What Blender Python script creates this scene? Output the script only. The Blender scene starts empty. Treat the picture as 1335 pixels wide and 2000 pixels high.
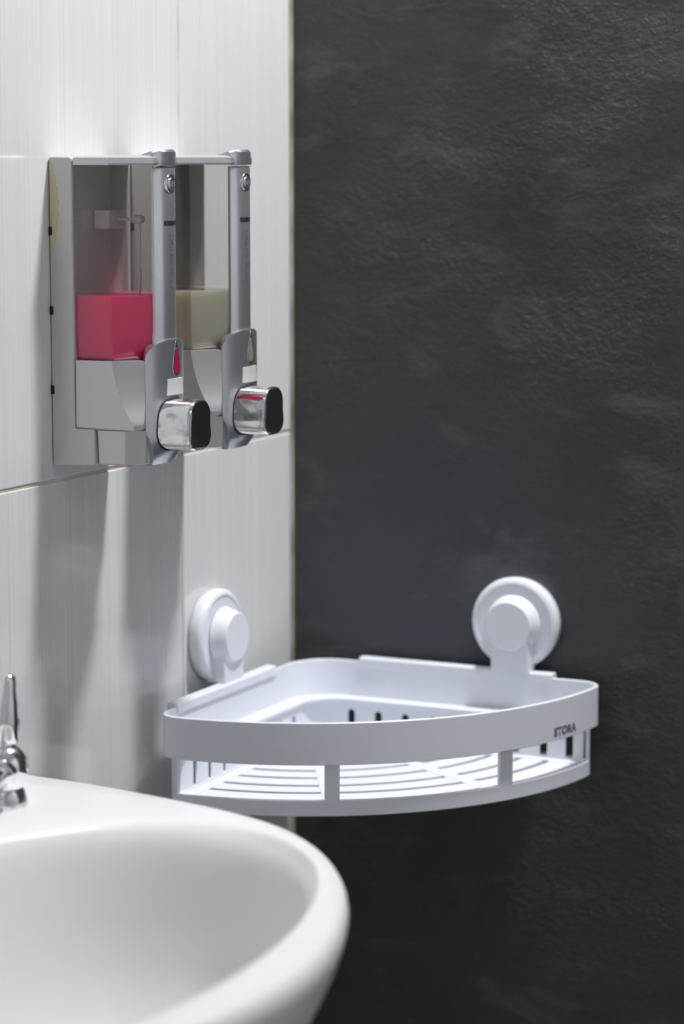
import bpy, bmesh, math, random
from mathutils import Vector, Matrix

# ------------------------------------------------------------------ camera
F = 5150.0                                   # focal length in photo pixels (1335 x 2000)
PITCH = math.atan((1000 - 301) / F)
TH = math.atan((3125 - 667.5) / (F / math.cos(PITCH)))
CAM = Vector((0.9071, -1.8277, 1.22))
H_ = Vector((-math.sin(TH), math.cos(TH), 0)); R_ = Vector((math.cos(TH), math.sin(TH), 0)); UP = Vector((0, 0, 1))
FW = math.cos(PITCH) * H_ - math.sin(PITCH) * UP
U_ = math.sin(PITCH) * H_ + math.cos(PITCH) * UP
scene = bpy.context.scene
C = scene.collection
cd = bpy.data.cameras.new('camera'); cam = bpy.data.objects.new('camera', cd); C.objects.link(cam)
cd.sensor_fit = 'VERTICAL'; cd.sensor_height = 36.0; cd.sensor_width = 24.0
cd.lens = F / 2000 * 36.0
cd.clip_start = 0.05
m = Matrix.Identity(4)
for i in range(3):
    m[i][0] = R_[i]; m[i][1] = U_[i]; m[i][2] = -FW[i]; m[i][3] = CAM[i]
cam.matrix_world = m
cd.dof.use_dof = True
cd.dof.focus_distance = 1.735
cd.dof.aperture_fstop = 5.0
scene.camera = cam

# ------------------------------------------------------------------ world and exposure
w = bpy.data.worlds.new('world'); scene.world = w; w.use_nodes = True
w.node_tree.nodes['Background'].inputs[0].default_value = (0.75, 0.85, 1.0, 1)
w.node_tree.nodes['Background'].inputs[1].default_value = 0.05
vs = scene.view_settings
vs.view_transform = 'Standard'; vs.look = 'None'; vs.gamma = 1.0; vs.use_curve_mapping = False
vs.exposure = 0.0
LAMP_POS = (0.55, -0.10, 2.36); LAMP_POWER = 28.0
FILL_LAMP_POS = (1.10, -1.75, 2.36); FILL_LAMP_POWER = 2.2  # invented weak lamp, added to lift the general room light

# ------------------------------------------------------------------ materials
def mat(name, col, rough=0.5, metal=0.0, spec=0.5, coat=0.0, trans=0.0, sss=0.0, ior=1.45, rad=(0.01, 0.006, 0.005)):
    mt = bpy.data.materials.new(name); mt.use_nodes = True
    b = mt.node_tree.nodes['Principled BSDF']
    b.inputs['Base Color'].default_value = (*col, 1)
    b.inputs['Roughness'].default_value = rough
    b.inputs['Metallic'].default_value = metal
    b.inputs['Specular IOR Level'].default_value = spec
    b.inputs['Coat Weight'].default_value = coat
    b.inputs['Transmission Weight'].default_value = trans
    b.inputs['IOR'].default_value = ior
    if sss:
        b.inputs['Subsurface Weight'].default_value = sss
        b.inputs['Subsurface Radius'].default_value = rad
        b.inputs['Subsurface Scale'].default_value = 1.0
    return mt

def nodes(mt):
    nt = mt.node_tree
    return nt, nt.nodes['Principled BSDF']

def tex_noise(nt, scale, detail=4, rough=0.5, mapping=None, coord='Object', dist=0.0):
    tc = nt.nodes.new('ShaderNodeTexCoord')
    n = nt.nodes.new('ShaderNodeTexNoise')
    n.inputs['Scale'].default_value = scale; n.inputs['Detail'].default_value = detail
    n.inputs['Roughness'].default_value = rough; n.inputs['Distortion'].default_value = dist
    if mapping:
        mp = nt.nodes.new('ShaderNodeMapping')
        mp.inputs['Scale'].default_value = mapping[0]
        if len(mapping) > 1: mp.inputs['Location'].default_value = mapping[1]
        if len(mapping) > 2: mp.inputs['Rotation'].default_value = mapping[2]
        nt.links.new(tc.outputs[coord], mp.inputs[0]); nt.links.new(mp.outputs[0], n.inputs['Vector'])
    else:
        nt.links.new(tc.outputs[coord], n.inputs['Vector'])
    return n

def ramp(nt, src, stops):
    r = nt.nodes.new('ShaderNodeValToRGB')
    el = r.color_ramp.elements
    while len(el) < len(stops): el.new(0.5)
    for e, (p, c) in zip(el, stops):
        e.position = p; e.color = (*c, 1) if len(c) == 3 else c
    nt.links.new(src, r.inputs[0])
    return r

def mixc(nt, fac, a, b, mode='MIX'):
    n = nt.nodes.new('ShaderNodeMix'); n.data_type = 'RGBA'; n.blend_type = mode
    for s, v in ((0, fac), (6, a), (7, b)):
        if isinstance(v, bpy.types.NodeSocket): nt.links.new(v, n.inputs[s])
        else: n.inputs[s].default_value = v if s == 0 else (*v, 1)
    return n.outputs[2]

def math_n(nt, op, a, b=None, clamp=False):
    n = nt.nodes.new('ShaderNodeMath'); n.operation = op; n.use_clamp = clamp
    for s, v in ((0, a), (1, b)):
        if v is None: continue
        if isinstance(v, bpy.types.NodeSocket): nt.links.new(v, n.inputs[s])
        else: n.inputs[s].default_value = v
    return n.outputs[0]

# glazed wall tile with fine vertical streaks
M_tile = mat('glazed_tile', (0.8, 0.8, 0.8), 0.10, spec=0.5)
nt, b = nodes(M_tile)
n1 = tex_noise(nt, 1.0, 3, 0.6, ((1, 420, 2.0),))
n2 = tex_noise(nt, 1.0, 2, 0.5, ((1, 90, 0.8), (3, 7, 1)))
r1 = ramp(nt, n1.outputs[0], [(0.35, (0.715, 0.715, 0.715)), (0.68, (0.780, 0.780, 0.780))])
r2 = ramp(nt, n2.outputs[0], [(0.3, (0.95, 0.95, 0.95)), (0.7, (1, 1, 1))])
nt.links.new(mixc(nt, 1.0, r1.outputs[0], r2.outputs[0], 'MULTIPLY'), b.inputs['Base Color'])
bp = nt.nodes.new('ShaderNodeBump'); bp.inputs['Strength'].default_value = 0.05; bp.inputs['Distance'].default_value = 0.0004
nt.links.new(n1.outputs[0], bp.inputs['Height']); nt.links.new(bp.outputs[0], b.inputs['Normal'])

M_grout = mat('grout', (0.46, 0.40, 0.30), 0.9)
nt, b = nodes(M_grout)
n1 = tex_noise(nt, 25, 4)
r1 = ramp(nt, n1.outputs[0], [(0.35, (0.46, 0.40, 0.28)), (0.65, (0.66, 0.63, 0.56))])
nt.links.new(r1.outputs[0], b.inputs['Base Color'])
M_caulk = mat('corner_caulk', (0.30, 0.30, 0.17), 0.7)
nt, b = nodes(M_caulk)
n1 = tex_noise(nt, 14, 4)
r1 = ramp(nt, n1.outputs[0], [(0.35, (0.15, 0.15, 0.08)), (0.65, (0.46, 0.46, 0.40))])
nt.links.new(r1.outputs[0], b.inputs['Base Color'])

# dark troweled plaster
M_dark = mat('dark_plaster', (0.045, 0.044, 0.044), 0.42, spec=0.5)
nt, b = nodes(M_dark)
big = tex_noise(nt, 3.2, 5, 0.55)
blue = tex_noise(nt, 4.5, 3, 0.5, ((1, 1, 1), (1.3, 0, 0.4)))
scuff = tex_noise(nt, 1.0, 6, 0.65, ((9, 9, 22), (0, 0, 0.3), (0, 0.35, 0)), dist=0.6)
col = ramp(nt, big.outputs[0], [(0.3, (0.032, 0.031, 0.0315)), (0.7, (0.061, 0.058, 0.0585))])
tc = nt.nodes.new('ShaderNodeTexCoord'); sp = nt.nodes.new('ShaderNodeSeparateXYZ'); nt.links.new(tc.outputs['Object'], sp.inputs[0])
# smoother blue-grey patch round the shelf, noisy border
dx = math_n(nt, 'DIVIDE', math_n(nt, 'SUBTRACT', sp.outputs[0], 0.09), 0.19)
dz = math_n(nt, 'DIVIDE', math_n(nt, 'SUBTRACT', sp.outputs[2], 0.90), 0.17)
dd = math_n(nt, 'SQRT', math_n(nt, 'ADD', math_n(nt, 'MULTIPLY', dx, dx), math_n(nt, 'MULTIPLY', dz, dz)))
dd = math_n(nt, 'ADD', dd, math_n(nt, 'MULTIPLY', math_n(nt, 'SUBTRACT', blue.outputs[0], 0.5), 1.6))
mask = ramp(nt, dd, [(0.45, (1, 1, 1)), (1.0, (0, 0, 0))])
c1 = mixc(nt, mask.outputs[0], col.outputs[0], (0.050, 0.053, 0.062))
sm = ramp(nt, scuff.outputs[0], [(0.54, (0, 0, 0)), (0.78, (0.75, 0.75, 0.75))])
c2 = mixc(nt, sm.outputs[0], c1, (0.13, 0.13, 0.135))
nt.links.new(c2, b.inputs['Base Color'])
g1 = tex_noise(nt, 1.0, 9, 0.68, ((110, 110, 170), (0, 0, 0), (0, 0.4, 0)), dist=0.25)      # troweled grain
g3 = tex_noise(nt, 1.0, 3, 0.5, ((240, 240, 300), (5, 1, 2), (0, 0.4, 0)))
pit = ramp(nt, g3.outputs[0], [(0.60, (0, 0, 0)), (0.74, (1, 1, 1))])                            # scattered raised grains
lump = tex_noise(nt, 16, 5, 0.6)
amp = tex_noise(nt, 7, 3, 0.6, ((1, 1, 1.6), (2, 2, 2)))
ar = ramp(nt, amp.outputs[0], [(0.38, (0.12, 0.12, 0.12)), (0.64, (1, 1, 1))])
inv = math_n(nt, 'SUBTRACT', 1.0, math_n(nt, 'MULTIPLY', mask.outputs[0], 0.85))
gh = math_n(nt, 'ADD', g1.outputs[0], math_n(nt, 'MULTIPLY', pit.outputs[0], 0.34))
hgt = math_n(nt, 'ADD', math_n(nt, 'MULTIPLY', math_n(nt, 'MULTIPLY', gh, ar.outputs[0]), inv), math_n(nt, 'MULTIPLY', lump.outputs[0], 1.2))
bp = nt.nodes.new('ShaderNodeBump'); bp.inputs['Strength'].default_value = 1.0; bp.inputs['Distance'].default_value = 0.0024
nt.links.new(hgt, bp.inputs['Height']); nt.links.new(bp.outputs[0], b.inputs['Normal'])

M_plain = mat('white_paint', (0.70, 0.71, 0.73), 0.6)
M_ceil = mat('ceiling_paint', (0.8, 0.8, 0.81), 0.8)
M_floor = mat('floor_tile', (0.34, 0.33, 0.32), 0.35)
M_porc = mat('porcelain', (0.76, 0.76, 0.765), 0.30, spec=0.4)
M_chrome = mat('chrome', (0.88, 0.88, 0.90), 0.07, 1.0)
M_chrome2 = mat('worn_chrome', (0.80, 0.80, 0.82), 0.12, 1.0)
nt, b = nodes(M_chrome2)
n1 = tex_noise(nt, 130, 5, 0.6)
r1 = ramp(nt, n1.outputs[0], [(0.52, (0.84, 0.84, 0.86)), (0.74, (0.42, 0.40, 0.40))])
nt.links.new(r1.outputs[0], b.inputs['Base Color'])
r2 = ramp(nt, n1.outputs[0], [(0.45, (0.08, 0.08, 0.08)), (0.75, (0.35, 0.35, 0.35))])
nt.links.new(r2.outputs[0], b.inputs['Roughness'])
M_facechrome = mat('dark_chrome', (0.42, 0.42, 0.46), 0.12, 1.0)
M_silver = mat('silver_plastic', (0.60, 0.60, 0.61), 0.36, 0.75)
M_silver2 = mat('silver_front', (0.60, 0.61, 0.64), 0.26, 0.85)
M_plate = mat('silver_plate', (0.58, 0.58, 0.57), 0.42, 0.2)
M_badge = mat('satin_badge', (0.80, 0.81, 0.80), 0.45, 0.35)
M_black = mat('black_gap', (0.015, 0.014, 0.016), 0.6)
M_ink = mat('dark_print', (0.025, 0.022, 0.035), 0.5)
M_emboss = mat('faint_print', (0.19, 0.21, 0.27), 0.4, 0.4)
M_glue = mat('yellow_adhesive', (0.62, 0.55, 0.34), 0.6)
M_pink = mat('pink_soap', (0.88, 0.012, 0.165), 0.2, sss=0.5, rad=(0.03, 0.008, 0.012))
M_green = mat('pale_soap', (0.53, 0.545, 0.43), 0.15, sss=0.5, rad=(0.03, 0.03, 0.02))
M_drop_p = mat('pink_lens', (0.42, 0.006, 0.05), 0.12, coat=0.5)
M_drop_g = mat('grey_lens', (0.26, 0.25, 0.20), 0.12, coat=0.5)
M_clearp = mat('milky_plastic', (0.72, 0.73, 0.70), 0.25, trans=0.3)
M_white = mat('white_plastic', (0.79, 0.815, 0.875), 0.38, spec=0.45)
M_print = mat('grey_print', (0.13, 0.14, 0.17), 0.5)
M_cupclear = mat('suction_rubber', (0.55, 0.57, 0.58), 0.25)

def clear_mat(name, tint, fres=0.03):
    mt = bpy.data.materials.new(name); mt.use_nodes = True
    nt = mt.node_tree; nt.nodes.remove(nt.nodes['Principled BSDF'])
    o = nt.nodes['Material Output']
    t = nt.nodes.new('ShaderNodeBsdfTransparent'); t.inputs[0].default_value = (*tint, 1)
    g = nt.nodes.new('ShaderNodeBsdfGlossy'); g.inputs['Roughness'].default_value = 0.04
    lw = nt.nodes.new('ShaderNodeLayerWeight'); lw.inputs[0].default_value = 0.5
    f4 = math_n(nt, 'POWER', lw.outputs['Facing'], 4.0)
    fac = math_n(nt, 'ADD', math_n(nt, 'MULTIPLY', f4, 0.55), fres, True)
    mx = nt.nodes.new('ShaderNodeMixShader')
    nt.links.new(fac, mx.inputs[0]); nt.links.new(t.outputs[0], mx.inputs[1]); nt.links.new(g.outputs[0], mx.inputs[2])
    nt.links.new(mx.outputs[0], o.inputs['Surface'])
    return mt
M_tank = clear_mat('clear_tank', (0.945, 0.935, 0.925), 0.045)

# ------------------------------------------------------------------ helpers
OFF = {}
def obj(name, bm, m, parent=None, smooth=False, bevel=0.0, seg=2, split=35):
    """link a bmesh (world coordinates) as one mesh object"""
    bmesh.ops.remove_doubles(bm, verts=bm.verts, dist=1e-6)
    bmesh.ops.recalc_face_normals(bm, faces=bm.faces)
    me = bpy.data.meshes.new(name); 
    off = OFF.get(parent.name, Vector()) if parent else Vector()
    if parent: bmesh.ops.translate(bm, verts=bm.verts, vec=-off)
    bm.to_mesh(me); bm.free()
    if m: me.materials.append(m)
    o = bpy.data.objects.new(name, me); C.objects.link(o)
    if parent:
        o.parent = parent; OFF[o.name] = off
    if smooth:
        for p in me.polygons: p.use_smooth = True
        md = o.modifiers.new('edge', 'EDGE_SPLIT') if smooth == 'split' else None
        if md: md.split_angle = math.radians(split)
    if bevel:
        md = o.modifiers.new('bevel', 'BEVEL'); md.width = bevel; md.segments = seg; md.limit_method = 'ANGLE'
        md.angle_limit = math.radians(35); md.harden_normals = False
    return o

def thing(name, loc, label, cat, group=None):
    o = bpy.data.objects.new(name, None); C.objects.link(o); o.location = loc
    o.empty_display_size = 0.05
    OFF[o.name] = Vector(loc)
    tag(o, label, cat, group); return o

def tag(o, label, cat, group=None):
    o['label'] = label; o['category'] = cat
    if group: o['group'] = group
    return o

def struct(o):
    o['kind'] = 'structure'; return o

def box(x0, x1, y0, y1, z0, z1, bm=None):
    bm = bm or bmesh.new()
    v = [bm.verts.new((x, y, z)) for x in (x0, x1) for y in (y0, y1) for z in (z0, z1)]
    for f in ((0, 1, 3, 2), (4, 6, 7, 5), (0, 4, 5, 1), (2, 3, 7, 6), (0, 2, 6, 4), (1, 5, 7, 3)):
        bm.faces.new([v[i] for i in f])
    return bm

def loft(rings, bm=None, caps=(True, True), closed=True):
    bm = bm or bmesh.new()
    vr = [[bm.verts.new(p) for p in r] for r in rings]
    n = len(rings[0])
    for a, b_ in zip(vr, vr[1:]):
        for i in range(n if closed else n - 1):
            j = (i + 1) % n
            bm.faces.new((a[i], a[j], b_[j], b_[i]))
    if caps[0]: bm.faces.new(vr[0])
    if caps[1]: bm.faces.new(vr[-1])
    return bm

def revolve(profile, origin, axis, n=40, bm=None, caps=(True, True)):
    """profile: (radius, height along axis)"""
    ax = Vector(axis).normalized(); t = Vector((0, 0, 1)) if abs(ax.z) < 0.9 else Vector((1, 0, 0))
    e1 = ax.cross(t).normalized(); e2 = ax.cross(e1)
    o = Vector(origin)
    rings = [[o + ax * h + (e1 * math.cos(2 * math.pi * i / n) + e2 * math.sin(2 * math.pi * i / n)) * max(r, 1e-5) for i in range(n)] for r, h in profile]
    return loft(rings, bm, caps)

def tube(pts, rad, n=12, bm=None):
    pts = [Vector(p) for p in pts]; rings = []
    rads = rad if isinstance(rad, (list, tuple)) else [rad] * len(pts)
    prev = None
    for i, p in enumerate(pts):
        d = (pts[min(i + 1, len(pts) - 1)] - pts[max(i - 1, 0)]).normalized()
        if prev is None:
            t = Vector((0, 0, 1)) if abs(d.z) < 0.9 else Vector((1, 0, 0))
            e1 = d.cross(t).normalized()
        else:
            e1 = (prev - d * prev.dot(d)).normalized()
        prev = e1; e2 = d.cross(e1)
        rings.append([p + (e1 * math.cos(2 * math.pi * k / n) + e2 * math.sin(2 * math.pi * k / n)) * rads[i] for k in range(n)])
    return loft(rings, bm)

def extrude_poly(poly, fn, d0, d1, bm=None):
    """poly: list of (a, b); fn(a, b, d) -> point"""
    return loft([[fn(a, b_, d0) for a, b_ in poly], [fn(a, b_, d1) for a, b_ in poly]], bm)

def text_bm(s, size, fn, thick=0.0, bold=0.0):
    cu = bpy.data.curves.new('lettering', 'FONT'); cu.body = s; cu.size = size; cu.align_x = 'CENTER'
    cu.offset = bold; cu.resolution_u = 3
    o = bpy.data.objects.new('lettering', cu); C.objects.link(o)
    dg = bpy.context.evaluated_depsgraph_get()
    me = bpy.data.meshes.new_from_object(o.evaluated_get(dg))
    C.objects.unlink(o); bpy.data.objects.remove(o); bpy.data.curves.remove(cu)
    bm = bmesh.new(); bm.from_mesh(me); bpy.data.meshes.remove(me)
    for v in bm.verts: v.co = fn(v.co.x, v.co.y)
    return bm

# ------------------------------------------------------------------ the room
RX, RY, RZ = 1.75, -2.45, 2.40
struct(obj('floor', box(-0.1, RX + .1, RY - .1, 0.1, -0.1, 0.0), M_floor))
struct(obj('ceiling', box(-0.1, RX + .1, RY - .1, 0.1, RZ, RZ + 0.1), M_ceil))
wall_left = struct(obj('wall_left', box(-0.1, -0.0007, RY, 0.0, 0, RZ), M_grout))
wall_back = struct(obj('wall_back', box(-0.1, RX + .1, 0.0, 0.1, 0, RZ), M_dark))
struct(obj('wall_right', box(RX, RX + 0.1, RY, 0.0, 0, RZ), M_plain))
struct(obj('wall_front', box(-0.1, RX + .1, RY - 0.1, RY, 0, RZ), M_plain))
# wall tiles, 25 x 40 cm, portrait
JY = [-0.003, -0.178] + [-0.178 - 0.25 * k for k in range(1, 10)]
JY = [y for y in JY if y > RY] + [RY]
JZ = [0.0, 0.207, 0.607, 1.007, 1.407, 1.807, 2.207, RZ]
G = 0.0011
tile_mesh = {}
for i in range(len(JY) - 1):
    for j in range(len(JZ) - 1):
        y1, y0 = JY[i] - (0 if i == 0 else G), JY[i + 1] + G
        z0, z1 = JZ[j] + G, JZ[j + 1] - G
        key = (round(y1 - y0, 4), round(z1 - z0, 4))
        if key not in tile_mesh:
            a, c_ = key[0] / 2, key[1] / 2; e = 0.0007
            bm = bmesh.new()
            loft([[(x, s * (a - k), t * (c_ - k)) for s, t in ((-1, -1), (1, -1), (1, 1), (-1, 1))] for x, k in ((-0.004, 0), (-0.0007, 0), (-0.0002, 0.0003), (0, 0.0009))], bm)
            bmesh.ops.recalc_face_normals(bm, faces=bm.faces)
            me = bpy.data.meshes.new('tile'); bm.to_mesh(me); bm.free(); me.materials.append(M_tile)
            tile_mesh[key] = me
        o = bpy.data.objects.new('tile', tile_mesh[key]); C.objects.link(o)
        o.parent = wall_left; o.location = (0, (y0 + y1) / 2, (z0 + z1) / 2)
# caulk bead in the corner
bm = bmesh.new()
rings = []
random.seed(3)
for k in range(241):
    z = 0.001 + k * (RZ - 0.002) / 240
    a = 0.0032 + random.uniform(-0.0006, 0.0006)
    rings.append([(-0.0015, 0.0, z), (-0.0015, -a, z), (0.0004, -a * 0.95, z), (0.0012, -a * 0.4, z), (0.0016, 0.0, z)])
loft(rings, bm)
struct(obj('trim_1', bm, M_caulk))

# ceiling lamp above the shelf, plus an added unseen fill lamp
def ceiling_lamp(pos, power, rad, label):
    t = thing('ceiling_lamp', (pos[0], pos[1], RZ), label, 'lamp')
    x, y, z = pos
    obj('lamp_housing', revolve([(rad + .012, RZ), (rad + .016, RZ - .006), (rad + .016, z + .004), (rad + .004, z - .002), (rad, z + .002)], (x, y, 0), (0, 0, 1), 48), M_ceil, t, smooth='split')
    me = mat('lamp_diffuser_' + label[:5], (0.9, 0.9, 0.9), 0.5)
    nt, b = nodes(me)
    obj('diffuser', revolve([(rad, z + .001), (rad * .97, z - .006), (rad * .6, z - .011), (0.001, z - .013)], (x, y, 0), (0, 0, 1), 48), me, t, smooth=True)
    b.inputs['Emission Color'].default_value = (0.985, 0.988, 1.0, 1)
    b.inputs['Emission Strength'].default_value = power / (math.pi ** 2 * rad ** 2)
    return t
ceiling_lamp(LAMP_POS, LAMP_POWER, 0.08, 'round white ceiling lamp above the corner shelf')
if FILL_LAMP_POWER: ceiling_lamp(FILL_LAMP_POS, FILL_LAMP_POWER, 0.11, 'dimmer round white ceiling lamp in the middle of the room')

# ------------------------------------------------------------------ soap dispensers
ZB = 1.0177
def plan(x0, xB, vB, xC, vC, xf, z, yc, nf=8):
    L = [(x0, -vB), (xB, -vB)]
    for k in range(nf + 1):
        t = -1 + 2 * k / nf
        L.append((xC + (xf - xC) * (1 - t * t), vC * t))
    L += [(xB, vB), (x0, vB)]
    return [(x, yc + v, z) for x, v in L]

def dispenser(yc, liquid_mat, drop_mat, level, label, first):
    t = thing('soap_dispenser', (0, yc, ZB), label, 'soap dispenser', 'wall soap dispensers')
    P = lambda x, v, z: Vector((x, yc + v, z))
    # back plate: L-shaped profile
    pr = [(0.0006, ZB), (0.0006, 1.2184), (0.0165, 1.2184), (0.0178, 1.2170), (0.0178, 1.0425), (0.0322, 1.0425), (0.0322, 1.0190)]
    bpl = obj('back_plate', extrude_poly(pr, lambda a, c, d: P(a, d, c), -0.0372, 0.0372), M_plate, t, bevel=0.0014)
    for z in (1.1706, 1.1191, 1.0673):
        obj('notch', box(0.0002, 0.0026, yc - 0.0377, yc - 0.0366, z - 0.0027, z + 0.0027), M_black, bpl)
    if first:
        gl = []
        for k in range(25):
            z = 1.2150 - k * 0.0024
            wd = 0.0022 + 0.0052 * math.sin(math.pi * min(1, k / 24)) ** 0.7 + 0.0009 * math.sin(k * 1.9)
            gl.append((0.0012, wd, z))
        poly = [(a, z) for a, w_, z in gl] + [(w_, z) for a, w_, z in reversed(gl)]
        obj('adhesive_residue', extrude_poly(poly, lambda a, c, d: P(a, d, c), -0.0374, -0.0370), M_glue, bpl)
    # clear tank (shell) with a rounded lower front edge
    def trings(ins, z0, z1, xb=None):
        r = []
        for z, k in ((z0, 0.0068), (z0 + 0.0012, 0.0054), (z0 + 0.0035, 0.0038), (z0 + 0.0075, 0.0020), (z0 + 0.0130, 0.0007), (z0 + 0.0190, 0.0), (z1, 0.0)):
            r.append(plan(xb or (0.0186 + ins), 0.0450, 0.0358 - ins - k * .3, 0.0650 - ins - k, 0.0150 - ins * .6, 0.0654 - ins - k, z, yc))
        return r
    tk = obj('tank', loft(trings(0, 1.0873, 1.2128), caps=(True, False)), M_tank, t)
    obj('tank_lining', loft(trings(0.0014, 1.0874, 1.2128), caps=(False, False)), M_tank, tk)
    obj('liquid_soap', loft(trings(0.0016, 1.0876, level, 0.0180)), liquid_mat, t, smooth='split')
    # pump valve seen through the tank
    if first:
        pv = obj('pump_valve', tube([P(0.0186, 0, 1.1779), P(0.0440, 0, 1.1779)], 0.0011, 10), M_clearp, t)
        obj('valve_cap', revolve([(0.0022, 0), (0.0028, 0.0006), (0.0030, 0.0040), (0.0024, 0.0060), (0.001, 0.0064)], P(0.0430, 0, 1.1779), (1, 0, 0), 20), M_clearp, pv, smooth=True)
        obj('drip_strand', tube([P(0.0466 + 0.0004 * math.sin(k), 0.0003 * math.cos(1.7 * k), 1.1750 - k * (1.1750 - level) / 10) for k in range(11)], [0.0005 + 0.00025 * (k % 2) for k in range(11)], 8), M_clearp, pv, smooth=True)
        obj('valve_bracket', box(0.0186, 0.0300, yc - .012, yc + .010, 1.1715, 1.1835), M_clearp, pv, bevel=0.001)
    # lid
    lid = obj('lid', loft([plan(0.0186, 0.0446, 0.0364, 0.0660, 0.0152, 0.0690, 1.2130, yc), plan(0.0186, 0.0448, 0.0368, 0.0664, 0.0156, 0.0694, 1.2142, yc),
                           plan(0.0186, 0.0446, 0.0364, 0.0660, 0.0154, 0.0690, 1.2178, yc), plan(0.0200, 0.0430, 0.0345, 0.0640, 0.0142, 0.0670, 1.2190, yc),
                           plan(0.0240, 0.0400, 0.0300, 0.0600, 0.0150, 0.0620, 1.2193, yc)]), M_silver, t)
    bk = []
    for x, z, k in ((0.0520, 1.2188, 0.0), (0.0600, 1.2206, 0.0), (0.0672, 1.2230, 0.0), (0.0692, 1.2231, 0.0010), (0.0706, 1.2216, 0.0020), (0.0708, 1.2150, 0.0014), (0.0706, 1.2128, 0.0010)):
        bk.append([(x - 0.0050 * (v / 0.0150) ** 2, yc + v * (1 - k * 14), z - 0.0016 * (v / 0.0150) ** 4) for v in [0.0150 * (-1 + 2 * i / 12) for i in range(13)]])
    bm = bmesh.new()
    loft(bk, bm, caps=(False, False), closed=False)
    low = [[(p[0], p[1], 1.2128) for p in r] for r in bk]
    loft([[r[0] for r in bk], [r[0] for r in low]], bm, caps=(False, False), closed=False)
    loft([[r[-1] for r in bk], [r[-1] for r in low]], bm, caps=(False, False), closed=False)
    obj('lid_beak', bm, M_silver2, lid, smooth='split')
    # slim front column
    def cfront(v, w_, xe, xf): return xe + (xf - xe) * (1 - abs(v / w_) ** 2.2)
    rings = []
    for z, k in ((1.0920, 0), (1.2106, 0), (1.2118, 0.0008)):
        r = [(cfront(v, 0.0140, 0.0648, 0.0702) - k, yc + v, z) for v in [0.0140 * (-1 + 2 * i / 14) for i in range(15)]]
        r += [(0.0630, yc + 0.0139, z), (0.0630, yc - 0.0139, z)]
        rings.append(r)
    colm = obj('front_column', loft(rings), M_silver2, t, smooth='split')
    # round emblem near the top of the column
    e = obj('emblem', revolve([(0.0062, -0.0022), (0.0062, 0.0003), (0.0055, 0.0008), (0.0048, 0.0004), (0.0043, 0.0001), (0.0010, 0.0000)], P(0.0699, -0.0005, 1.2012), (1, 0, 0), 32), M_chrome, colm, smooth=True)
    obj('emblem_curl', tube([P(0.0703, -0.0005 + 0.0024 * math.cos(a), 1.2012 + 0.0027 * math.sin(a)) for a in [0.9 + 0.4 * k for k in range(12)]], 0.0008, 8), M_chrome, e, smooth=True)
    obj('brand_lettering', text_bm('KRISBOW', 0.0040, lambda a, c: P(cfront(a + .0015, 0.0140, 0.0648, 0.0702) + 0.00008, a + 0.0015, 1.1742 + c), bold=0.0003), M_ink, colm)
    obj('small_lettering', text_bm('LIQUID SOAP', 0.0054, lambda a, c: P(cfront(c - .0019, 0.0140, 0.0648, 0.0702) + 0.00008, -0.0019 + c, 1.1505 - a * 1.1), bold=0.0002), M_emboss, colm)
    # lower side shell: facets run out into a square foot
    rings = []
    for z, xB, xC, vC in ((1.0873, 0.0455, 0.0640, 0.0256), (1.0840, 0.0460, 0.0640, 0.0256), (1.0800, 0.0468, 0.0640, 0.0256), (1.0750, 0.0480, 0.0640, 0.0256), (1.0700, 0.0495, 0.0640, 0.0257), (1.0650, 0.0512, 0.0640, 0.0258), (1.0600, 0.0532, 0.0640, 0.0260),
                          (1.0560, 0.0552, 0.0640, 0.0263), (1.0520, 0.0575, 0.0640, 0.0268), (1.0485, 0.0598, 0.0640, 0.0276), (1.0460, 0.0612, 0.0638, 0.0284), (1.0436, 0.0615, 0.0632, 0.0286), (1.0425, 0.0608, 0.0625, 0.0280)):
        vb = 0.0366 if z > 1.044 else (0.0356 if z < 1.043 else 0.0363)
        rings.append(plan(0.0186, xB, vb, xC, vC, xC, z, yc, 4))
    obj('lower_shell', loft(rings), M_silver, t, smooth='split', split=14)
    obj('foot_block', loft([[P(x, v, z) for x, v in ((0.0334, -w_), (xf - .010, -w_ + .002), (xf, -w_ + .012), (xf, w_ - .012), (xf - .010, w_ - .002), (0.0334, w_))] for z, w_, xf in ((1.0192, 0.0325, 0.0605), (1.0202, 0.0332, 0.0612), (1.0418, 0.0345, 0.0628))]), M_silver, t)
    # lower front panel with an arched top
    rings = []
    zs = [1.0178, 1.0184, 1.0200, 1.0240, 1.0300, 1.0360, 1.0425, 1.0500, 1.0600, 1.0700, 1.0800, 1.0890]
    W0 = 0.0258
    for z in zs:
        if z < 1.0425: w_ = 0.0140 + (W0 - 0.0140) * ((z - 1.0178) / 0.0247) ** 0.85
        else: w_ = W0
        chin = -0.0075 * max(0, (1.032 - z) / 0.0142) ** 1.6
        if z < 1.0182: chin -= 0.002
        rings.append((z, w_, chin))
    for k in range(1, 8):
        a = k / 8 * math.pi / 2
        rings.append((1.0890 + 0.0118 * math.sin(a), W0 * math.cos(a), -0.0004 * (k > 6)))
    def pfront(v): return 0.0718 - 0.0076 * (abs(v) / W0) ** 2
    rr = []
    for z, w_, ch in rings:
        r = [(pfront(v) + ch, yc + v, z) for v in [w_ * (-1 + 2 * i / 16) for i in range(17)]]
        r += [(0.0600 + min(0, ch), yc + w_ * .80, z), (0.0600 + min(0, ch), yc - w_ * .80, z)]
        rr.append(r)
    pan = obj('front_panel', loft(rr), M_silver2, t, smooth='split', bevel=0.0006)
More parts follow.
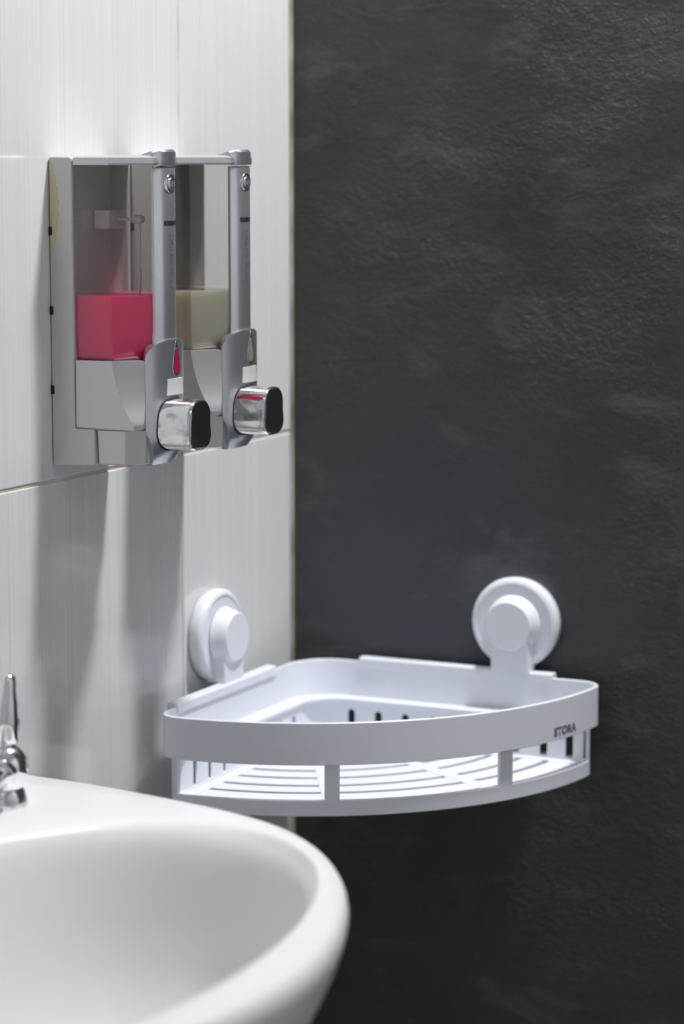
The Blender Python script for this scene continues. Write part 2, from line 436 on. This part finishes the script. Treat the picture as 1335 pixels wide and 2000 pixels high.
    # drop-shaped level window
    def drop(s):
        L = []
        for k in range(28):
            a = 2 * math.pi * k / 28
            r = 0.0034 * s
            v, z = r * math.sin(a), -r * math.cos(a)
            if z > 0: z *= 4.1; v *= (1 - (z / (0.0034 * s * 4.1)) ** 1.6 * 0.75) 
            L.append((v, 1.0812 + z - (s - 1) * 0.001))
        return L
    rim = obj('drop_rim', extrude_poly(drop(1.32), lambda a, c, d: P(d, a + 0.002, c), 0.0706, 0.0720), M_chrome, pan, smooth='split')
    obj('drop_window', extrude_poly(drop(0.95), lambda a, c, d: P(d, a + 0.0016, c), 0.0712, 0.0723), drop_mat, rim, smooth='split')
    bd = []
    for z, s in ((1.0638, 0.0102), (1.0642, 0.0106), (1.0742, 0.0098), (1.0746, 0.0094)):
        bd.append([(pfront(v) + 0.0006, yc + 0.0015 + v, z) for v in [s * (-1 + 2 * i / 6) for i in range(7)]] + [(0.0690, yc + 0.0015 + s, z), (0.0690, yc + 0.0015 - s, z)])
    obj('badge', loft(bd), M_badge, pan, smooth='split')
    # push button
    def bprof(s):
        L = []
        for k in range(40):
            a = 2 * math.pi * k / 40
            ca, sa = math.cos(a), math.sin(a)
            v = 0.0155 * math.copysign(abs(ca) ** 0.62, ca); z = 0.0166 * math.copysign(abs(sa) ** 0.72, sa)
            if v > 0: v -= 0.0016 * math.exp(-((z - 0.0005) / 0.0060) ** 2)
            v *= 1 - 0.07 * (z / 0.0166)
            L.append((v * s - 0.002, z * s))
        return L
    zc = 1.0448
    obj('button_gap', loft([[P(0.0620 if k == 0 else pfront(v) + 0.0003, v, zc + z) for v, z in bprof(s)] for k, s in ((0, 1.045), (1, 1.045), (2, 0.99))], caps=(True, False)), M_black, pan, smooth='split')
    btn = obj('push_button', loft([[P(x, v, zc + z) for v, z in bprof(s)] for x, s in ((0.0645, 1.0), (0.0897, 1.0), (0.0910, 0.985), (0.0916, 0.95), (0.0916, 0.92), (0.0912, 0.90))]), M_chrome2, t, smooth='split')
    obj('button_face', loft([[P(x, v, zc + z) for v, z in bprof(s)] for x, s in ((0.0910, 0.93), (0.0919, 0.93), (0.0923, 0.88))]), M_facechrome, btn)
    return t

dispenser(-0.317, M_pink, M_drop_p, 1.1292, 'silver wall soap dispenser with a clear tank of pink liquid soap', True)
dispenser(-0.2105, M_green, M_drop_g, 1.1275, 'silver wall soap dispenser with a clear tank of pale greenish soap', False)

# ------------------------------------------------------------------ corner shelf
CX, CY, RR = 0.0245, -0.0224, 0.237
ZT, ZL = 0.833, 0.803
sh = thing('corner_shelf', (0.103, -0.097, 0.766), 'white plastic corner shelf basket held in the corner by two suction cups', 'shelf')
OFF[sh.name] = Vector((0.10, -0.10, 0.766))      # modelled 3 mm off, the root slides it towards the dark wall

def outline(g, rc, R, re, n=40):
    """plan outline: straight along both walls at gap g, rounded back corner rc, front arc R, rounded ends re. Counter-clockwise from above."""
    pts = []
    # right end fillet: circle tangent to y=-g and inside arc R
    yf = -g - re
    xf = CX + math.sqrt((R - re) ** 2 - (yf - CY) ** 2)
    # back corner
    for k in range(13):
        a = math.pi - k / 12 * math.pi / 2      # from -x direction to +y
        pts.append((g + rc + rc * math.cos(a), -g - rc + rc * math.sin(a)))
    phi0 = math.atan2(yf - CY, xf - CX)
    for k in range(9):
        a = math.pi / 2 + (phi0 - math.pi / 2) * k / 8
        pts.append((xf + re * math.cos(a), yf + re * math.sin(a)))
    xg = g + re
    yg = CY - math.sqrt((R - re) ** 2 - (xg - CX) ** 2)
    phi1 = math.atan2(yg - CY, xg - CX)
    for k in range(1, n):
        a = phi0 + (phi1 - phi0) * k / n
        pts.append((CX + R * math.cos(a), CY + R * math.sin(a)))
    for k in range(9):
        a = phi1 + (-math.pi - phi1) * k / 8
        pts.append((xg + re * math.cos(a), yg + re * math.sin(a)))
    return pts

def band(out, inn, z0, z1, e=0.0006):
    """closed band between an outer and an inner outline, softened edges"""
    bm = bmesh.new()
    n = len(out)
    mid = lambda k: [((o[0] * (1 - k) + i[0] * k), (o[1] * (1 - k) + i[1] * k)) for o, i in zip(out, inn)]
    prof = [(0, z0 + e), (0, z1 - e), (.22, z1), (.78, z1), (1, z1 - e), (1, z0 + e), (.78, z0), (.22, z0)]
    vr = [[bm.verts.new((x, y, z)) for x, y in mid(k)] for k, z in prof]
    for a in range(len(vr)):
        A, B = vr[a], vr[(a + 1) % len(vr)]
        for i in range(n):
            j = (i + 1) % n
            bm.faces.new((A[i], A[j], B[j], B[i]))
    return bm

g0 = 0.0160
rimb = obj('rim_band', band(outline(g0, 0.034, RR, 0.018), outline(g0 + 0.0028, 0.0312, RR - 0.0028, 0.0152), ZL, ZT), M_white, sh, smooth='split')
gi = g0 + 0.0045
led = obj('ledge', band(outline(gi - 0.0017, 0.0325, RR - 0.0045, 0.0165), outline(gi + 0.0125, 0.026, RR - 0.0075, 0.012), 0.8030, 0.8062), M_white, sh, smooth='split')
Ro, Ri = RR - 0.0045, RR - 0.0072
g2o, g2i = gi + 0.0085, gi + 0.0110
obj('bottom_band', band(outline(gi, 0.031, Ro, 0.0165), outline(g2i, 0.026, Ri, 0.012), 0.7660, 0.7775), M_white, sh, smooth='split')
def arc_bar(r0, r1, a0, a1, z0, z1, n):
    bm = bmesh.new()
    rings = []
    for k in range(n + 1):
        a = -math.radians(a0 + (a1 - a0) * k / n)
        rings.append([(CX + r * math.cos(a), CY + r * math.sin(a), z) for r, z in ((r0, z0), (r1, z0), (r1, z1), (r0, z1))])
    return loft(rings, bm)
# front posts between the bands and solid ends
for a0, a1 in ((26.7, 29.6), (59.6, 62.2)):
    obj('front_post', arc_bar(Ri, Ro, a0, a1, 0.7765, 0.8035, 3), M_white, sh)
lo, li = outline(gi, 0.031, Ro, 0.0165), outline(gi + 0.0026, 0.0284, Ri, 0.0140)
for i0, i1 in ((13, 20), (63, 69)):            # solid rounded ends
    pp = lo[i0:i1 + 1] + li[i0:i1 + 1][::-1]
    obj('end_wall', loft([[(x, y, z) for x, y in pp] for z in (0.7765, 0.8035)]), M_white, sh, smooth='split')

# lower back walls with arched slots (flat sheet with holes, thickened)
def slotted_wall(s0, s1, slots, z0, z1, zs0, zs1, hw, fn):
    cu = bpy.data.curves.new('sheet', 'CURVE'); cu.dimensions = '2D'; cu.fill_mode = 'BOTH'; cu.extrude = 0.00125
    def poly(L):
        s = cu.splines.new('POLY'); s.points.add(len(L) - 1); s.use_cyclic_u = True
        for p, (a, b_) in zip(s.points, L): p.co = (a, b_, 0, 1)
    poly([(s0, z0), (s1, z0), (s1, z1), (s0, z1)])
    for c in slots:
        L = [(c - hw, zs0), (c + hw, zs0)] + [(c + hw * math.cos(a), zs1 + hw * math.sin(a)) for a in [math.pi * k / 8 for k in range(9)]]
        poly(L)
    o = bpy.data.objects.new('sheet', cu); C.objects.link(o)
    dg = bpy.context.evaluated_depsgraph_get()
    me = bpy.data.meshes.new_from_object(o.evaluated_get(dg))
    C.objects.unlink(o); bpy.data.objects.remove(o); bpy.data.curves.remove(cu)
    bm = bmesh.new(); bm.from_mesh(me); bpy.data.meshes.remove(me)
    for v in bm.verts: v.co = Vector(fn(v.co.x, v.co.y, v.co.z))
    return bm
gw = 0.0310
SL = [0.0610, 0.0836, 0.1062, 0.1286, 0.1510, 0.1734, 0.1960, 0.2186, 0.2390]
obj('slotted_wall', slotted_wall(0.0505, 0.2500, SL, 0.7760, 0.8035, 0.7765, 0.7945, 0.0030, lambda a, b_, d: (a, -gw + 0.00125 + d, b_)), M_white, sh)
obj('slotted_wall', slotted_wall(0.0505, 0.2500, [s + 0.008 for s in SL[:-1]], 0.7760, 0.8035, 0.7765, 0.7945, 0.0030, lambda a, b_, d: (gw - 0.00125 - d, -a, b_)), M_white, sh)
# rounded inner back corner of the lower wall
cr = 0.0225
pc = [(gw - .0025 + cr + cr * math.cos(a), -(gw - .0025) - cr + cr * math.sin(a)) for a in [math.pi - k / 10 * math.pi / 2 for k in range(11)]]
pi_ = [(gw - .0025 + cr + (cr - .0025) * math.cos(a), -(gw - .0025) - cr + (cr - .0025) * math.sin(a)) for a in [math.pi - k / 10 * math.pi / 2 for k in range(11)]]
pp = pc + pi_[::-1]
obj('corner_wall', loft([[(x, y, 0.7760) for x, y in pp], [(x, y, 0.8035) for x, y in pp]]), M_white, sh, smooth='split')
# floor: concentric slats parallel to the front, carried by two radial ribs and side strips
ZF0, ZF1 = 0.7715, 0.7750
SLOT = 0.0052
radii = [0.2235, 0.2010, 0.1796, 0.1563, 0.1340, 0.1115, 0.0890, 0.0665]
lim = 0.0305
def clip_ang(r):
    a = math.degrees(math.asin(max(-1, min(1, (-lim - CY) / -r))))   # y = -lim
    return a, 90 - a
prev = Ri + 0.0005
for r in radii + [None]:
    r1 = prev; r0 = (r + SLOT / 2) if r else 0.030
    rm = (r0 + r1) / 2
    a0, a1 = clip_ang(rm)
    obj('floor_slat', arc_bar(r0, r1, a0 + 0.3, a1 - 0.3, ZF0, ZF1, 22), M_white, sh)
    if r: prev = r - SLOT / 2
for a in (30.6, 61.0):
    ar_ = -math.radians(a); d = Vector((math.cos(ar_), math.sin(ar_), 0)); nrm = Vector((-d.y, d.x, 0))
    o_ = Vector((CX, CY, 0)); hw = 0.0055
    q = [o_ + d * 0.035 - nrm * hw, o_ + d * (Ri - .002) - nrm * hw, o_ + d * (Ri - .002) + nrm * hw, o_ + d * 0.035 + nrm * hw]
    obj('floor_rib', loft([[(p.x, p.y, z) for p in q] for z in (0.7708, 0.7753)]), M_white, sh)
for s in (0, 1):
    q = [(0.036, -lim - 0.0), (Ri + CX - .004, -lim), (Ri + CX - .006, -lim - 0.010), (0.036, -lim - 0.010)]
    if s: q = [(-y, -x) for x, y in q]
    obj('floor_edge', loft([[(x, y, z) for x, y in q] for z in (0.7706, 0.7755)]), M_white, sh)
# hanging rails hooked over the rim
for s in (0, 1):
    q = lambda x, y, z: (x, y, z) if not s else (-y, -x, z)
    bm = loft([[q(x, y, z) for y, z in ((-0.0110, 0.8290), (-0.0110, 0.8352), (-0.0122, 0.8364), (-0.0192, 0.8364), (-0.0204, 0.8352), (-0.0204, 0.8290))] for x in ((0.0624, 0.2210), (0.0775, 0.2310))[s]])
    obj('hanging_rail', bm, M_white, sh, bevel=0.0005)
# lettering on the rim
def on_rim(a, c):
    ph = -math.radians(14.2) + a / RR
    return Vector((CX + (RR + 0.0001) * math.cos(ph), CY + (RR + 0.0001) * math.sin(ph), 0.8065 + c))
obj('brand_lettering', text_bm('STORA', 0.0086, on_rim, bold=0.0004), M_print, rimb)['label'] = 'small grey STORA lettering'
# suction cups
def suction_cup(s, x, zc):
    q = (lambda p: Vector((p[0] - .003, -p[1] - .003, p[2]))) if not s else (lambda p: Vector((p[1] - .003, -p[0] - .003, p[2])))
    ax = (0, -1, 0) if not s else (1, 0, 0)
    pad = obj('suction_cup', revolve([(0.0325, 0.0012), (0.0341, 0.0030), (0.0346, 0.0070), (0.0343, 0.0094), (0.0325, 0.0114), (0.0304, 0.0120), (0.0298, 0.0112), (0.001, 0.0114)], q((x, 0, zc)), ax, 64), M_white, sh, smooth='split')
    obj('rubber_lip', revolve([(0.0338, 0.0003), (0.0330, 0.0022), (0.0300, 0.0025)], q((x, 0, zc)), ax, 48), M_cupclear, pad, smooth=True)
    obj('knob', revolve([(0.0218, 0.0120), (0.0208, 0.0150), (0.0188, 0.0215), (0.0183, 0.0232), (0.0174, 0.0240), (0.001, 0.0242)], q((x, 0, zc)), ax, 56), M_white, pad, smooth='split')
    L = [(-0.0145, zc - 0.006), (0.0155, zc - 0.006), (0.0155, 0.8362), (-0.0145, 0.8362)]
    bm = loft([[q((x + a, d, z)) for a, z in L] for d in (0.0060, 0.0212)])
    obj('bracket', bm, M_white, pad, bevel=0.0008)
suction_cup(0, 0.1905, 0.8712)
suction_cup(1, 0.1385, 0.8690)

# ------------------------------------------------------------------ wash basin
YB, ZR = -0.76, 0.835
basin = thing('wash_basin', (0.0, YB, 0.62), 'white glazed ceramic wash basin mounted on the tiled wall', 'basin')
# outer half outline: (x from the wall, half width)
OUT = [(0.004, 0.3140), (0.0375, 0.3140), (0.065, 0.3120), (0.093, 0.3085), (0.120, 0.3042), (0.145, 0.2985), (0.170, 0.2935), (0.193, 0.2875), (0.220, 0.2775), (0.245, 0.2650), (0.272, 0.2425), (0.290, 0.2220),
       (0.3050, 0.2030), (0.320, 0.1800), (0.334, 0.1540), (0.347, 0.1240), (0.358, 0.0930), (0.366, 0.0620), (0.371, 0.0310), (0.3725, 0.0)]
N = 128
def arc_len_resample(P, n):
    d = [0]
    for a, b_ in zip(P, P[1:]): d.append(d[-1] + math.hypot(b_[0] - a[0], b_[1] - a[1]))
    out = []
    for k in range(n):
        s = d[-1] * k / (n - 1); i = 0
        while i < len(d) - 2 and d[i + 1] < s: i += 1
        t = (s - d[i]) / (d[i + 1] - d[i])
        out.append((P[i][0] + (P[i + 1][0] - P[i][0]) * t, P[i][1] + (P[i + 1][1] - P[i][1]) * t))
    return out
def smooth_poly(P, it):
    for _ in range(it):
        P = [P[0]] + [((P[i - 1][0] + 2 * P[i][0] + P[i + 1][0]) / 4, (P[i - 1][1] + 2 * P[i][1] + P[i + 1][1]) / 4) for i in range(1, len(P) - 1)] + [P[-1]]
    return P
# full outer loop: far half from wall to front, then near half back, then along the wall
full = [(x, v) for x, v in OUT] + [(x, -v) for x, v in OUT[-2::-1]]
full = smooth_poly(arc_len_resample(full, 97), 3)
back = [(0.004, -0.314 + 0.628 * k / 32) for k in range(1, 32)]
outer = full + back                                    # 128 points
N = len(outer)
XC0 = 0.205
def inner_pt(i, s=1.0, fx=1.0):
    # angle-matched superellipse point
    x, v = outer[i]
    a = math.atan2(v / 0.245, (x - XC0) / 0.14)
    ca, sa = math.cos(a), math.sin(a)
    ax_ = 0.137 if ca > 0 else 0.126
    n_ = 2.05 if ca > 0 else 2.5
    r = (abs(ca) ** n_ + abs(sa) ** n_) ** (-1 / n_)
    return (XC0 + ax_ * r * ca * s * fx, 0.248 * r * sa * s)
def scl(P, sx, sv, x0=0.004): return [(x0 + (x - x0) * sx, v * sv) for x, v in P]
def inset(P, d):
    o = []
    for x, v in P:
        c = (0.17, 0.0); L = math.hypot(x - c[0], v - c[1])
        k = max(0.0, (L - d) / L)
        nx = c[0] + (x - c[0]) * k
        if x < 0.005: nx = 0.004
        o.append((nx, v * k))
    return o
inner = [inner_pt(i) for i in range(N)]
lerp = lambda A, B, k: [(a[0] + (b_[0] - a[0]) * k, a[1] + (b_[1] - a[1]) * k) for a, b_ in zip(A, B)]
rings = []
def ring(P, z): rings.append([(x, YB + v, z) for x, v in P])
# underside upwards, round the lip and down into the bowl
for z, sx, sv in ((0.640, 0.34, 0.28), (0.645, 0.46, 0.42), (0.665, 0.62, 0.58), (0.700, 0.76, 0.73), (0.740, 0.87, 0.85), (0.775, 0.945, 0.93), (0.795, 0.972, 0.968), (0.808, 0.988, 0.986), (0.818, 0.997, 0.997)):
    ring(scl(outer, sx, sv), z)
ring(outer, 0.8240); ring(inset(outer, 0.0008), 0.8290); ring(inset(outer, 0.0028), 0.8325); ring(inset(outer, 0.0060), 0.8345)
base = inset(outer, 0.0060)
ring(lerp(base, inner, 0.25), 0.8352); ring(lerp(base, inner, 0.55), 0.8353); ring(lerp(base, inner, 0.80), 0.8350); ring(lerp(base, inner, 0.92), 0.8342)
ring(inner, 0.8322)
for s, z in ((0.982, 0.8285), (0.967, 0.8220), (0.955, 0.8140), (0.938, 0.800), (0.915, 0.780), (0.885, 0.757), (0.835, 0.732), (0.74, 0.710), (0.56, 0.696), (0.30, 0.690), (0.10, 0.688)):
    ring([inner_pt(i, s) for i in range(N)], z)
obj('bowl', loft(rings), M_porc, basin, smooth=True)
obj('drain', revolve([(0.024, 0.6885), (0.024, 0.6915), (0.020, 0.6920), (0.017, 0.6895), (0.001, 0.6890)], (XC0, YB, 0), (0, 0, 1), 32), M_chrome, basin, smooth='split')

# pillar tap in the far corner of the basin deck, spout turned to the bowl
TX, TY, TZ = 0.0688, -0.5255, 0.8352
tap = thing('pillar_tap', (TX, TY, TZ), 'small chrome pillar tap with an upright lever on the basin deck', 'tap')
tb = lambda prof, n=40: revolve([(r, TZ + h) for r, h in prof], (TX, TY, 0), (0, 0, 1), n)
obj('base_flange', tb([(0.0140, 0.0), (0.0140, 0.0030), (0.0128, 0.0070), (0.0118, 0.0095), (0.0112, 0.0105)]), M_chrome2, tap, smooth='split')
obj('body', tb([(0.0100, 0.0095), (0.0122, 0.0125), (0.0142, 0.0170), (0.0148, 0.0215), (0.0142, 0.0270), (0.0122, 0.0315), (0.0092, 0.0348), (0.0070, 0.0360), (0.0066, 0.0375)]), M_chrome, tap, smooth=True)
obj('lever', tube([(TX, TY, TZ + 0.0350), (TX + .0003, TY + .0002, TZ + 0.0420), (TX + .0008, TY + .0006, TZ + 0.0520), (TX + .0016, TY + .001, TZ + 0.0620), (TX + .0024, TY + .0014, TZ + 0.0700), (TX + .0028, TY + .0016, TZ + 0.0755), (TX + .0030, TY + .0018, TZ + 0.0785), (TX + .0031, TY + .0018, TZ + 0.0796)],
                  [0.0075, 0.0090, 0.0090, 0.0074, 0.0054, 0.0048, 0.0038, 0.0010], 20), M_chrome, tap, smooth=True)
sd = Vector((0.42, -0.90, 0)).normalized()
sp_ = [Vector((TX, TY, TZ + 0.020)) + sd * a + Vector((0, 0, h)) for a, h in ((0.004, 0), (0.02, 0.004), (0.045, 0.009), (0.07, 0.011), (0.088, 0.008), (0.096, 0.000), (0.098, -0.008))]
obj('spout', tube(sp_, [0.0095, 0.0092, 0.0085, 0.0080, 0.0080, 0.0078, 0.0078], 20), M_chrome, tap, smooth='split')
